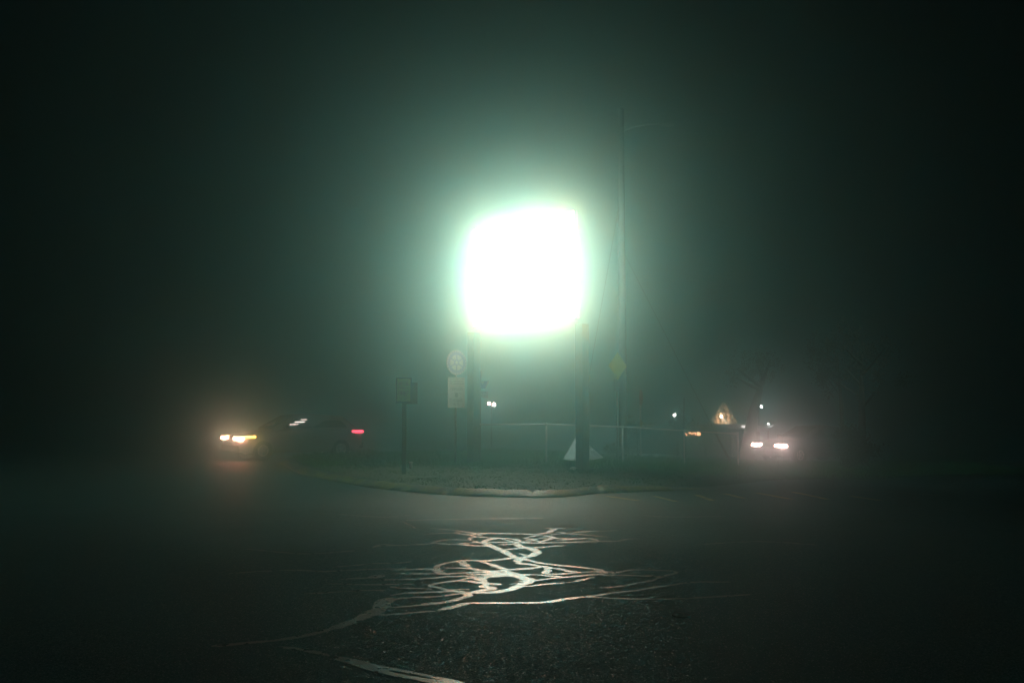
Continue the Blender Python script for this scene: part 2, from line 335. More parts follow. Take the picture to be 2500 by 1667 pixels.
# ---------------------------------------------------------------- verge, kerb
KP = [(697,1138),(728,1155),(775,1167),(831,1178),(908,1191),(1023,1203),(1099,1209),(1195,1213),(1329,1215),(1405,1211),(1463,1205),(1600,1199),(1800,1192),(2090,1181),(2500,1170)]
K = [onroad(*q) for q in KP]; K = [Vector((q.x, q.y)) for q in K]
K = [Vector((-4.9, 35.0)), Vector((-6.6, 33.2)), Vector((-7.2, 31.0))] + K + [Vector((22, 24)), Vector((60, 25))]
KS = catmull(K, 6)
POLY = KS + [Vector((60, 36)), Vector((12, 36.6)), Vector((5, 36.2)), Vector((0, 36))]
def sdpoly(x, y):
    inside = False; dm = 1e9; q = Vector((x, y)); n = len(POLY)
    for i in range(n):
        a = POLY[i]; b = POLY[(i + 1) % n]
        if (a.y > y) != (b.y > y) and x < (b.x - a.x) * (y - a.y) / (b.y - a.y) + a.x: inside = not inside
        d = b - a; t = max(0, min(1, (q - a).dot(d) / max(d.length_squared, 1e-9))); dm = min(dm, (q - a - d * t).length)
    return -dm if inside else dm
marching('verge_ground', lambda x, y: sdpoly(x, y) + .24, -8, 32, 18, 37.5, .3, hverge, M_DIRT)

def paint_concrete(name, paint, thr, conc=(.42, .40, .35), scale=1.6):
    m = bpy.data.materials.new(name); m.use_nodes = True; nt = m.node_tree; b = nt.nodes['Principled BSDF']; L = nt.links.new
    tc = nt.nodes.new('ShaderNodeTexCoord')
    n = nt.nodes.new('ShaderNodeTexNoise'); n.inputs['Scale'].default_value = scale; n.inputs['Detail'].default_value = 8; n.inputs['Roughness'].default_value = .7
    L(tc.outputs['Object'], n.inputs['Vector'])
    cr = nt.nodes.new('ShaderNodeValToRGB'); e = cr.color_ramp.elements
    e[0].position = thr - .04; e[1].position = thr + .04; e[0].color = (*conc, 1); e[1].color = (*paint, 1)
    L(n.outputs['Fac'], cr.inputs[0])
    n2 = nt.nodes.new('ShaderNodeTexNoise'); n2.inputs['Scale'].default_value = 18; n2.inputs['Detail'].default_value = 6; L(tc.outputs['Object'], n2.inputs['Vector'])
    r = nt.nodes.new('ShaderNodeMapRange'); r.inputs['From Min'].default_value = .3; r.inputs['From Max'].default_value = .7; r.inputs['To Min'].default_value = .35; r.inputs['To Max'].default_value = 1.1
    L(n2.outputs['Fac'], r.inputs['Value'])
    mx = nt.nodes.new('ShaderNodeMix'); mx.data_type = 'RGBA'; mx.blend_type = 'MULTIPLY'; mx.inputs[0].default_value = 1
    L(cr.outputs[0], mx.inputs[6]); L(r.outputs[0], mx.inputs[7]); L(mx.outputs[2], b.inputs['Base Color'])
    b.inputs['Roughness'].default_value = .5
    bp = nt.nodes.new('ShaderNodeBump'); bp.inputs['Strength'].default_value = .6; bp.inputs['Distance'].default_value = .01; L(n2.outputs['Fac'], bp.inputs['Height']); L(bp.outputs[0], b.inputs['Normal'])
    return m
M_KERB = paint_concrete('yellow_painted_kerb', (.24, .32, .05), .5, (.12, .15, .13), 2.2)
sec = [(.00, -.05), (.01, .02), (.04, .04), (.22, .118), (.27, .124), (.30, .11), (.31, -.05)]
KB = []; KR = []; run = 0.0; KQ = [q for q in KS if q.x < 4.6]
for i in range(len(KQ) - 1):
    L1 = (KQ[i + 1] - KQ[i]).length; k = max(1, int(L1 / .06))
    for j in range(k): KB.append(KQ[i].lerp(KQ[i + 1], j / k)); KR.append(run + L1 * j / k)
    run += L1
n = len(KB); mb = MB(); vs = []; fs = []; n = len(KB); m_ = len(sec)
for i, q in enumerate(KB):
    kf = 1 - .9 * sm((q.x - 2.0) / 2.4)
    joint = .035 if (KR[i] % 1.8) < .07 else 0.0; chip = .05 * max(0, noise.noise(Vector((q.x * 2.5, q.y * 2.5, 4))) - .12) + .012 * noise.noise(Vector((q.x * 9, q.y * 9, 1)))
    d = (KB[min(i + 1, n - 1)] - KB[max(i - 1, 0)]).normalized(); nr = Vector((-d.y, d.x))
    if nr.dot(Vector((2, 28)) - q) < 0: nr = -nr
    for a, z in sec:
        wob = .03 * noise.noise(Vector((q.x * 1.5, q.y * 1.5, a * 10)))
        r = q + nr * (a + wob); vs.append((r.x, r.y, hroad(q.x, q.y) + z * kf - (joint + chip if z > .03 else 0) + .03 * kf * noise.noise(Vector((q.x * 2.2, q.y * 2.2, 9)))))
for i in range(n - 1):
    for k in range(m_ - 1): fs.append((i * m_ + k, i * m_ + k + 1, (i + 1) * m_ + k + 1, (i + 1) * m_ + k))
mb.add(vs, fs, True); o = mb.build('kerb', M_KERB); o['kind'] = 'structure'

# worn hatching on the asphalt to the right, yellow, and one pale bay line
M_YEL = paint_concrete('worn_yellow_paint', (.62, .56, .08), .44, (.03, .03, .03), 6)
M_PAL = paint_concrete('worn_white_paint', (.35, .36, .34), .5, (.03, .03, .03), 6)
def stripes(name, segs, m, wd):
    mb = MB()
    for (xa, ya, xb, yb) in segs:
        a = onroad(xa, ya); b = onroad(xb, yb); N = 6
        d = (b - a); d.z = 0; d.normalize(); nr = Vector((-d.y, d.x, 0)) * wd / 2
        vs = []
        for i in range(N + 1):
            q = a.lerp(b, i / N)
            for s_ in (-1, 1):
                r = q + nr * s_; vs.append((r.x, r.y, hroad(r.x, r.y) + .004))
        mb.add(vs, [(2 * i, 2 * i + 1, 2 * i + 3, 2 * i + 2) for i in range(N)])
    o = mb.build(name, m); o['kind'] = 'structure'
stripes('yellow_markings', [(1482,1211,1560,1222),(1598,1211,1650,1224),(1700,1208,1740,1222),(1769,1205,1815,1216),(1846,1203,1933,1219),(1936,1201,2020,1219),(2077,1211,2150,1222)], M_YEL, .11)
stripes('white_marking', [(2099,1196,2300,1210)], M_PAL, .10)

# ---------------------------------------------------------------- grass on the verge
M_GRASS = mat('grass_blades', (.018, .15, .02), .7, var=.5, scale=1.5)
M_GRASS.node_tree.nodes['Principled BSDF'].inputs['Specular IOR Level'].default_value = .1
def grass(name, count, x0, x1, y0, y1, hmin, hmax, dens):
    vs = []; fs = []; k = 0
    while k < count:
        x = random.uniform(x0, x1); y = random.uniform(y0, y1)
        if sdpoly(x, y) > -.3 or random.random() > dens(x, y): 
            k += .2; continue
        tuft = .5 + .8 * max(0, noise.noise(Vector((x * .9, y * .9, 1)))) + .5 * noise.noise(Vector((x * 4, y * 4, 2)))
        z = hverge(x, y) - .01
        for q in range(3):
            h = random.uniform(hmin, hmax) * max(.35, tuft) * (.45 + .75 * sm((y - 25) / 2.5) + .5 * sm(1 - abs(y - 28.3) / 1.0)); a = random.uniform(0, 2 * pi); ww = .006 + .006 * random.random()
            bx = x + random.gauss(0, .03); by = y + random.gauss(0, .03); lean = random.uniform(0, .6) * h; la = random.uniform(0, 2 * pi)
            b = len(vs)
            mx_, my_ = bx + cos(la) * lean * .4, by + sin(la) * lean * .4
            vs += [(bx - cos(a) * ww, by - sin(a) * ww, z), (bx + cos(a) * ww, by + sin(a) * ww, z), (mx_ + cos(a) * ww * .7, my_ + sin(a) * ww * .7, z + h * .6), (mx_ - cos(a) * ww * .7, my_ - sin(a) * ww * .7, z + h * .6), (bx + cos(la) * lean, by + sin(la) * lean, z + h)]
            fs += [(b, b + 1, b + 2, b + 3), (b + 3, b + 2, b + 4)]
        k += 1
    mb = MB(); mb.add(vs, fs); me = bpy.data.meshes.new(name); me.from_pydata(vs, [], fs); me.materials.append(M_GRASS)
    o = bpy.data.objects.new(name, me); COL.objects.link(o); o['kind'] = 'stuff'
    tag(o, 'rough green grass growing on the verge along the fence', 'grass')
def dens(x, y):
    f = .4 + .6 * sm((y - 24.5) / 2.5)
    return f * (.35 + .65 * sm(.5 + 1.4 * noise.noise(Vector((x * .5, y * .5, 7)))))
grass('grass', 42000, -7.5, 16, 18.8, 36, .05, .17, dens)

# ---------------------------------------------------------------- the lit sign
M_STEEL = mat('dark_painted_steel', (.010, .014, .014), .85, .0, .15, .25, 5, .2, 60)
M_FACE = mat('lit_acrylic_face', (.8, .8, .78), .4, emit=(.45, 1.0, .98), estr=21)
M_FACEB = mat('lit_acrylic_back_face', (.8, .8, .78), .4, emit=(.75, 1.0, .95), estr=14)
M_HALOEDGE = mat('added_warm_halo_edge', (.8, .8, .78), .4, emit=(2.7, .98, .44), estr=22)  # added glow, warms the rim of the fog halo
PL = Vector((-1.07, 27.7)); PR = Vector((1.76, 25.0)); DV = (PR - PL); SL = DV.length; DU = DV.normalized()
mid = (PL + PR) / 2; rz = atan2(DU.y, DU.x)
sg = empty('lit_sign', (mid.x, mid.y, 0), rz, 'big glowing white rectangular sign raised on two dark square posts', 'illuminated sign')
# local x runs along the sign, local -y looks at the camera side
for s_, P2 in ((-1, PL), (1, PR)):
    zb = hverge(P2.x, P2.y) - .1
    mb = MB(); mb.box((s_ * SL / 2, .0, (3.8 + zb) / 2), (.25, .25, 3.8 - zb), .01); mb.box((s_ * SL / 2, 0, zb + .115), (.42, .42, .04), .01)
    mb.build('post', M_STEEL, sg)
def cabinet(zc, h, wd, dp, nm):
    mb = MB(); mb.box((0, 0, zc), (wd, dp, h), .03); c = mb.build(nm, M_STEEL, sg)
    mb = MB(); mb.box((0, -dp / 2 - .012, zc), (wd - .05, .03, h - .05), .012); mb.build('face', M_FACE, c)
    fw, fh, bw = wd - .05, h - .05, .36; y_ = -dp / 2 - .0295; up = nm.startswith('upper'); mb = MB()
    for sx in (-1, 1): mb.box((sx * (fw - bw) / 2, y_, zc), (bw, .006, fh))
    if up: mb.box((0, y_, zc + fh / 2 - .14), (fw - 2 * bw - .004, .006, .28))
    else: mb.box((0, y_, zc - fh / 2 + bw / 2), (fw - 2 * bw - .004, .006, bw))
    mb.build('halo_tint_border', M_HALOEDGE, c)  # warm glowing frame added to turn the fog round the sign cream
    mb = MB(); mb.box((0, dp / 2 + .002, zc), (wd - .16, .02, h - .08), .006); mb.build('back_face', M_FACEB, c)
cabinet(6.44, .54, SL - .30, .16, 'upper_cabinet')
cabinet(5.03, 2.21, SL - .24, .20, 'lower_cabinet')

# ---------------------------------------------------------------- signs on posts
def glyphs(mb, x0, x1, z0, z1, n, y, t=.002):
    """a line of lettering too small to read: strokes shaped like block capitals"""
    wd = (x1 - x0) / n
    for i in range(n):
        if random.random() < .12 and 0 < i < n - 1: continue
        cx = x0 + (i + .5) * wd; w2 = wd * .34; th = wd * .18; h = z1 - z0
        mb.box((cx - w2, y, (z0 + z1) / 2), (th, t, h))
        if random.random() < .8: mb.box((cx + w2, y, (z0 + z1) / 2), (th, t, h))
        for q in random.sample([0, .5, 1], random.choice((1, 2))):
            mb.box((cx, y + .0003, z0 + th / 2 + (h - th) * q), (w2 * 2 - th, t, th))
M_POSTW = mat('weathered_timber', (.035, .04, .035), .8, var=.4, scale=12, bump=.4)
M_GALV = mat('galvanised_steel', (.72, .74, .73), .45, .0, .5, .2, 20)
M_GALVD = mat('dull_steel_post', (.10, .11, .11), .6, .3, .5, .3, 12)
M_WHITE = mat('white_sign_panel', (.42, .44, .41), .5, var=.08, scale=6)
M_BLUE = mat('blue_sign_paint', (.06, .07, .34), .5, var=.1)
M_RED = mat('red_lettering', (.35, .07, .05), .6, var=.1)
M_GREY = mat('dark_lettering', (.03, .04, .04), .6, var=.1)
M_YG = mat('faded_yellow_green_panel', (.50, .58, .18), .55, var=.15, scale=8)
M_BLACKP = mat('black_panel', (.02, .025, .025), .5, var=.2)
M_YELS = mat('yellow_road_sign', (.82, .76, .04), .45, var=.06)

# framed notice on a timber post (left)
b = at(986, 1160, 23.4); zb = hverge(b.x, 23.4) - .02
t = empty('notice_board', (b.x, 23.4, zb), radians(8), 'yellow-green framed notice board on a square timber post, a dark board behind', 'notice board')
mb = MB(); mb.box((0, .06, .93), (.10, .10, 1.86), .008); mb.build('post', M_POSTW, t)
zc = at(986, 953, 23.4).z - zb
mb = MB(); mb.box((-.018, 0, zc), (.37, .035, .60), .006); mb.build('frame', M_BLACKP, t)
mb = MB(); mb.box((-.018, -.021, zc + .012), (.31, .008, .53), .002); pn = mb.build('panel', M_YG, t)
mb = MB(); glyphs(mb, -.14, .11, zc + .12, zc + .20, 5, -.027); glyphs(mb, -.14, .11, zc - .12, zc - .01, 4, -.027); glyphs(mb, -.14, .10, zc + .04, zc + .07, 8, -.027); mb.build('lettering', M_RED, pn)
mb = MB(); mb.box((.155, .04, zc - .06), (.30, .03, .50), .006); mb.box((.155, .02, zc - .30), (.30, .05, .03), .004); mb.build('back_board', M_POSTW, t)

# short vent pipe beside the post
b = at(1003, 1146, 25.0)
zb = hverge(b.x, 25.0)
t = empty('vent_pipe', (b.x, 25.0, zb), 0, 'short grey pipe with a white cap beside the notice board post', 'vent pipe')
mb = MB(); mb.tube([(0, 0, -.05), (0, 0, .15)], .042, 16); mb.build('pipe', mat('grey_plastic_pipe', (.35, .37, .36), .5, var=.1), t)
mb = MB(); mb.tube([(0, 0, .15), (0, 0, .17), (0, 0, .18)], [.052, .052, .035], 16); mb.build('cap', mat('white_plastic_cap', (.75, .76, .74), .3, var=.05), t)

# round gear emblem above a white notice panel
D = 27.2; b = at(1114, 957, D); zb = hverge(b.x, D) - .02
t = empty('club_sign', (b.x, D, zb), radians(38), 'round gear-wheel emblem over a white lettered panel on a thin post', 'sign')
mb = MB(); mb.tube([(0, .03, 0), (0, .03, at(1114, 870, D).z - zb)], .028, 10); mb.build('post', M_GALVD, t)
ze = at(1114, 885, D).z - zb
em = MB(); em.disc((0, 0, ze), 0, .34, (0, -1, 0), .012, 48); em = em.build('emblem', M_WHITE, t)
mb = MB(); mb.disc((0, -.012, ze), .215, .285, (0, -1, 0), .004, 48)
for k in range(24):
    a = 2 * pi * k / 24; mb.box((cos(a) * .305, -.014, ze + sin(a) * .305), (.05, .004, .035), 0, Matrix.Rotation(-a, 3, 'Y'))
mb.disc((0, -.012, ze), .05, .085, (0, -1, 0), .004, 24)
for k in range(6):
    a = 2 * pi * k / 6 + pi / 6; mb.box((cos(a) * .15, -.014, ze + sin(a) * .15), (.14, .004, .035), 0, Matrix.Rotation(-a, 3, 'Y'))
mb.build('gear_wheel', mat('pale_blue_gear', (.07, .09, .32), .5, var=.1), em)
z1 = at(1114, 921, D).z - zb; z0 = at(1114, 995, D).z - zb
mb = MB(); mb.box((0, 0, (z0 + z1) / 2), (.56, .012, z1 - z0), .002); pn = mb.build('panel', M_WHITE, t)
hh = z1 - z0
mb = MB()
for q, (u0, u1, n_) in enumerate([(.03, .07, 11), (.11, .15, 12), (.19, .23, 11)]): glyphs(mb, -.24, .24, z1 - hh * u1, z1 - hh * u0, n_, -.008)
glyphs(mb, -.20, .20, z1 - hh * .43, z1 - hh * .34, 6, -.008); glyphs(mb, -.22, .22, z1 - hh * .80, z1 - hh * .71, 9, -.008); glyphs(mb, -.10, .10, z1 - hh * .92, z1 - hh * .84, 5, -.008)
mb.box((0, -.008, z1 - hh * .58), (.10, .003, .12), .001)
mb.build('lettering', M_GREY, pn)
mb = MB(); mb.box((0, -.008, z1 - hh * .285), (.50, .003, .008)); mb.build('red_rule', M_RED, pn)

# blue emblem sign beside the sign's left post
D = 28.3; b = at(1180, 950, D); zb = hverge(b.x, D) - .02
t = empty('emblem_sign', (b.x, D, zb), radians(-12), 'small blue emblem sign with white plate behind the left post of the lit sign', 'sign')
mb = MB(); mb.tube([(-.09, .02, 0), (-.09, .02, at(1180, 905, D).z - zb)], .022, 10); mb.build('post', M_GALVD, t)
q = lambda x, y: ((x - 1180) / F * D, at(1180, y, D).z - zb)
def pl(name, pts, m, y=0.0, par=None, th=.01):
    mb = MB(); mb.prism([(q(*p_)[0], y, q(*p_)[1]) for p_ in pts], (0, th, 0)); return mb.build(name, m, par or t)
em = pl('emblem', [(1167, 930), (1194, 930), (1191, 940), (1184, 948), (1176, 948), (1170, 942)], M_BLUE)
pl('white_swoosh', [(1173, 931), (1182, 931), (1178, 938)], M_WHITE, -.006, em, .006)
pl('rim', [(1191, 931), (1195, 931), (1188, 946), (1185, 947)], M_WHITE, -.006, em, .006)
pl('finial', [(1171, 918), (1173, 909), (1175, 917), (1174, 925), (1170, 924)], M_BLUE)
pn = pl('plate', [(1167, 953), (1192, 956), (1192, 972), (1167, 970)], M_WHITE)
mb = MB(); a_ = q(1168, 960); b_ = q(1190, 956); glyphs(mb, a_[0], b_[0], a_[1] + .0, b_[1] - .01, 6, -.003); a_ = q(1168, 968); b_ = q(1190, 963); glyphs(mb, a_[0], b_[0], a_[1], b_[1], 6, -.003); mb.build('lettering', M_GREY, pn)

# yellow diamond road sign with a blue plate
D = 29.3; b = at(1508, 893, D); zb = hverge(b.x, D) - .02
t = empty('diamond_sign', (b.x, D, zb), radians(44), 'yellow diamond road sign with a blue plate below, before the utility pole', 'road sign')
zc = b.z - zb; R_ = .41
mb = MB(); mb.box((0, .03, (zc + .3) / 2), (.045, .035, zc + .3), .004); mb.build('post', M_GALVD, t)
mb = MB(); mb.prism([(0, 0, zc + R_), (R_, 0, zc), (0, 0, zc - R_), (-R_, 0, zc)], (0, -.006, 0)); pn = mb.build('diamond_plate', M_YELS, t)
mb = MB()
for s1, s2 in ((1, 1), (1, -1), (-1, 1), (-1, -1)):
    mb.prism([(s1 * (R_ - .04), -.007, zc), (s1 * (R_ - .055), -.007, zc), (0, -.007, zc + s2 * (R_ - .055)), (0, -.007, zc + s2 * (R_ - .04))], (0, -.001, 0))
mb.build('border', mat('faded_border', (.35, .32, .04), .5, var=.1), pn)
mb = MB(); zq = at(1503, 940, D).z - zb; mb.box((-.06, 0, zq), (.24, .008, .36), .002); mb.build('lower_plate', mat('dull_blue_plate', (.10, .20, .26), .5, var=.2), t)

# small reddish sign on a thin post beyond the fence
D = 40; b = at(1565, 970, D); zb = hroad(b.x, D)
t = empty('red_sign', (b.x, D, zb), radians(70), 'small reddish sign on a thin pale post beyond the fence', 'road sign')
mb = MB(); mb.tube([(0, .03, 0), (0, .03, b.z - zb + .3)], .03, 8); mb.build('post', M_GALV, t)
mb = MB(); mb.disc((0, 0, b.z - zb), 0, .33, (0, -1, 0), .01, 8); mb.build('sign_plate', mat('red_sign_paint', (.35, .05, .04), .5, var=.1), t)
mb = MB(); mb.box((0, 0, at(1565, 1034, D).z - zb), (.07, .09, .26), .005); mb.build('reflector', mat('yellow_reflector', (.6, .5, .12), .35, var=.1), t)

# ---------------------------------------------------------------- utility pole with arm, guy wires
D = 31.0; b = at(1522, 1127, D); zb = hverge(b.x, D) - .05; zt = at(1522, 266, D).z
t = empty('utility_pole', (b.x, D, zb), 0, 'tall round wooden utility pole with an unlit lamp arm, rising out of sight', 'utility pole')
M_POLE = mat('grey_timber_pole', (.09, .10, .095), .8, var=.25, scale=6, bump=.5, bscale=25)
mb = MB(); mb.tube([(0, 0, 0), (0, 0, 5), (0, 0, zt - zb)], [.135, .115, .095], 16); mb.build('pole', M_POLE, t)
za = at(1522, 310, D).z - zb
mb = MB(); mb.tube([(.05, 0, za - .15), (.4, 0, za), (.9, 0, za + .08), (1.35, 0, za + .08)], .03, 8); ar = mb.build('lamp_arm', M_GALVD, t)
mb = MB(); mb.box((1.5, 0, za + .07), (.42, .2, .11), .04); mb.build('lamp_head', M_GALVD, ar)
def guy(x, y, D2, ytop, label, gz):
    a = at(x, y, D2); a.z = hverge(a.x, D2); e = Vector((b.x, D, at(1522, ytop, D).z)); d = e - a
    e = a + d * (1 - .12 / d.length)
    g_ = empty('guy_wire', a, 0, label, 'guy wire', 'guy wires staying the utility pole')
    mb = MB(); mb.tube([(0, 0, 0), e - a], .006, 6); mb.build('wire', M_GALVD, g_)
    u = d.normalized(); mb = MB(); mb.tube([u * .15, u * gz], .03, 8); mb.build('guard', mat('guard_sleeve', (.40, .38, .10), .5, var=.1) if gz > 2 else M_GALVD, g_)
    mb = MB(); mb.tube([(0, 0, -.1), u * .15], .02, 8); mb.build('anchor', M_GALVD, g_)
guy(1402, 1122, 29.6, 470, 'guy wire with a yellow sleeve, passing behind the right sign post', 2.6)
guy(1788, 1130, 31.0, 607, 'long slack guy wire sloping down to the right end of the fence', 1.2)

# ---------------------------------------------------------------- chain link fence
FP = [(-.93, 27.75), (.98, 28.5), (3.24, 29.3), (5.2, 30.2), (7.0, 31.0)]
fz = [hverge(*p_) for p_ in FP]
FH = [1.06, 1.06, 1.05, 1.03, 1.0]
t = empty('chain_link_fence', (FP[0][0], FP[0][1], fz[0]), 0, 'low galvanised chain link fence with a top rail along the grass', 'fence')
O = Vector((FP[0][0], FP[0][1], fz[0]))
TP = [Vector((p_[0], p_[1], z + h)) for p_, z, h in zip(FP, fz, FH)]
BP = [Vector((p_[0], p_[1], z + .04)) for p_, z in zip(FP, fz)]
for i, p_ in enumerate(FP):
    mb = MB(); mb.tube([BP[i] - O - Vector((0, 0, .15)), TP[i] - O - Vector((0, 0, .03))], .024, 10)
    c = mb.build('post', M_GALV, t)
    mb = MB(); mb.tube([TP[i] - O - Vector((0, 0, .03)), TP[i] - O + Vector((0, 0, .03)), TP[i] - O + Vector((0, 0, .05))], [.034, .034, .015], 10); mb.build('post_cap', M_GALV, c)
mb = MB(); mb.tube([q_ - O for q_ in TP], .021, 10); mb.build('top_rail', M_GALV, t)
mb = MB()
def tri(a, b, r=.003):
    d = (b - a).normalized(); n1 = d.cross(Vector((0, 1, 0))).normalized(); n2 = d.cross(n1)
    vs = []
    for p_ in (a, b):
        for k in range(3): vs.append(p_ + (n1 * cos(2.094 * k) + n2 * sin(2.094 * k)) * r)
    mb.add(vs, [(0, 1, 4, 3), (1, 2, 5, 4), (2, 0, 3, 5)])
for i in range(len(FP) - 1):
    L_ = (TP[i + 1] - TP[i]).length; H_ = 1.02; st = .075
    def fp(u, v):
        a = u / L_; lo = BP[i].lerp(BP[i + 1], a); hi = TP[i].lerp(TP[i + 1], a) + Vector((0, 0, .03)); return lo.lerp(hi, v / H_) - O + Vector((0, -.028, 0))
    k = -H_
    while k < L_:
        for sgn in (1, -1):
            u0, v0, u1, v1 = k, 0.0, k + H_, H_
            if u0 < 0: v0 = -u0; u0 = 0
            if u1 > L_: v1 = H_ - (u1 - L_); u1 = L_
            if v1 > v0:
                if sgn < 0: v0_, v1_ = H_ - v0, H_ - v1
                else: v0_, v1_ = v0, v1
                tri(fp(u0, v0_), fp(u1, v1_))
        k += st
mb.build('mesh_fabric', mat('woven_wire', (.30, .31, .30), .5, .3, var=.1), t)

# ---------------------------------------------------------------- white sheet and litter
D = 28.1
def shp(x, y, dd=0): 
    p_ = at(x, y, D + dd); return p_
o_ = at(1420, 1123, D); zg = hverge(o_.x, D)
apex = shp(1412, 1058, .35); bl = shp(1375, 1121, 0); br = shp(1474, 1117, .1); bm_ = shp(1421, 1127, -.35); nt_ = shp(1444, 1092, .1)
M_SHEET = mat('white_plastic_sheet', (.62, .66, .64), .5, var=.15, scale=9, bump=.6, bscale=18)
N = 14; mb = MB()
def patch(A, B, C):
    vs = []; idx = {}
    for i in range(N + 1):
        for j in range(N + 1 - i):
            u, v = i / N, j / N; p_ = A * (1 - u - v) + B * u + C * v
            e = min(1, 8 * min(u, v, 1 - u - v) + .15)
            p_ = p_ + Vector((0, 1, .15)) * (.05 * noise.noise(p_ * 7) + .03 * noise.noise(p_ * 17)) * e
            p_.z = max(p_.z, hverge(p_.x, p_.y) + .008)
            idx[i, j] = len(vs); vs.append(p_ - Vector((o_.x, D, zg)))
    fs = []
    for i in range(N):
        for j in range(N - i):
            fs.append((idx[i, j], idx[i + 1, j], idx[i, j + 1]))
            if j < N - i - 1: fs.append((idx[i + 1, j], idx[i + 1, j + 1], idx[i, j + 1]))
    mb.add(vs, fs, True)
patch(apex, bl, bm_); patch(apex, bm_, nt_); patch(nt_, bm_, br)
o = mb.build('plastic_sheet', M_SHEET, None, (o_.x, D, zg))
sd = o.modifiers.new('thick', 'SOLIDIFY'); sd.thickness = .006
tag(o, 'crumpled white plastic sheet tented on the grass behind the right sign post', 'sheet')
t2 = o
mb = MB(); 
mb.tube([bl - Vector((o_.x, D, zg)), apex - Vector((o_.x, D, zg))], .014, 8); mb.build('prop_rod', mat('pale_rod', (.7, .72, .7), .4, var=.1), t2)
b = at(1400, 1151, 24.9)
bmx = bmesh.new(); bmesh.ops.create_icosphere(bmx, subdivisions=3, radius=.07)
for v in bmx.verts:
    v.co = Vector((v.co.x * 1.1, v.co.y * .8, v.co.z * .6)) * (1 + .5 * noise.noise(v.co * 30) + .25 * noise.noise(v.co * 80))
me = bpy.data.meshes.new('crumpled_paper'); bmx.to_mesh(me); bmx.free(); me.materials.append(mat('white_paper', (.8, .8, .76), .6, var=.08, scale=30, bump=.5))
o = bpy.data.objects.new('crumpled_paper', me); COL.objects.link(o); o.location = (b.x, 24.9, hverge(b.x, 24.9) + .035)
tag(o, 'small crumpled white paper at the foot of the right sign post', 'litter')

# ---------------------------------------------------------------- foliage
M_BARK = mat('dark_bark', (.03, .027, .022), .9, var=.4, scale=10, bump=.8, bscale=20)
M_LEAF = mat('dark_leaves', (.03, .05, .02), .6, var=.5, scale=3)
M_LEAFG = mat('mid_leaves', (.05, .09, .03), .55, var=.5, scale=3)
def leaves(mb, c, r, n, ls, flat=1.0, clump=6):
    for k in range(clump):
        d = Vector((random.gauss(0, 1), random.gauss(0, 1), random.gauss(0, 1))).normalized() * random.uniform(.3, 1)
        cc = Vector(c) + Vector((d.x * r[0], d.y * r[1], d.z * r[2])); rr = random.uniform(.25, .5) * min(r)
        for i in range(n // clump):
            p_ = cc + Vector((random.gauss(0, 1), random.gauss(0, 1), random.gauss(0, 1))) * rr * .6
            a = Vector((random.gauss(0, 1), random.gauss(0, 1), random.gauss(0, 1))).normalized(); b_ = a.orthogonal().normalized() * ls * random.uniform(.6, 1.3); a = a * ls * random.uniform(.35, .6)
            mb.add([p_ - b_, p_ + a, p_ + b_, p_ - a], [(0, 1, 2, 3)])
def tree(x, y, D, htot, rad, lean, label, group=None, leaf=M_LEAF, tr=.16, crown=True, n=1600, th=.5, nlimb=5, name='tree', cat='tree', ls=.06):
    b = at(x, y, D); z = hroad(b.x, D)
    t = empty(name, (b.x, D, z), 0, label, cat, group)
    top = Vector((lean, random.uniform(-.2, .2), htot * .85)); mb = MB()
    pts = [Vector((0, 0, -.1)), Vector((lean * .15, 0, htot * .2)), Vector((lean * .5, .05, htot * .5)), top]
    mb.tube(pts, [tr * 1.25, tr, tr * .75, tr * .25], 10)
    tips = []
    for k in range(nlimb):
        s_ = th + (1 - th) * k / nlimb; base = pts[1].lerp(pts[3], max(0, (s_ - .2) / .8)); a = random.uniform(0, 2 * pi)
        tip = base + Vector((cos(a) * rad * .8, sin(a) * rad * .8, htot * random.uniform(.08, .22)))
        mb.tube([base, base.lerp(tip, .5) + Vector((0, 0, -.03)), tip], [tr * .4, tr * .25, tr * .08], 6); tips.append(tip)
    mb.build('trunk', M_BARK, t)
    if crown:
        mb = MB(); 
        for tip in tips + [top]: leaves(mb, tip, (rad * .6, rad * .6, rad * .5), n // (nlimb + 1), ls)
        mb.build('crown', leaf, t)
    return t
GT = 'trees behind the fence'
tree(1822, 1095, 41, 4.2, 1.2, .75, 'leaning dark tree trunk between the lit shrub and the garden lamp', GT, tr=.27, n=1400, th=.8)
tree(1655, 1100, 44, 1.75, .62, 0, 'small bushy dark tree right of the small reddish sign', GT, tr=.07, n=2200, th=.3, nlimb=7)
tree(1722, 1100, 46, 1.35, .55, 0, 'low dark bush tree under the dark end of the house roof', GT, tr=.06, n=1800, th=.3, nlimb=7)
tree(1558, 1105, 42, 1.5, .5, -.05, 'young slim tree standing left of the small reddish sign post', GT, tr=.03, n=500, th=.6)
tree(2105, 1120, 34, 4.6, 1.3, .1, 'dark tree at the far right beyond the oncoming car', GT, tr=.14, n=2200, th=.5)
tree(2060, 1120, 39, 5.0, 1.2, -.1, 'thin dark tree just right of the oncoming car', GT, tr=.09, n=1600, th=.6)
tree(1671, 1110, 40, 2.9, .3, 0, 'bare dark pole-like trunk behind the third fence post', GT, tr=.05, crown=False, nlimb=2)
tree(1741, 1100, 47.8, 1.75, .5, .05, 'bare twiggy sapling black against the lit conifer', GT, tr=.035, crown=False, nlimb=9, th=.45)
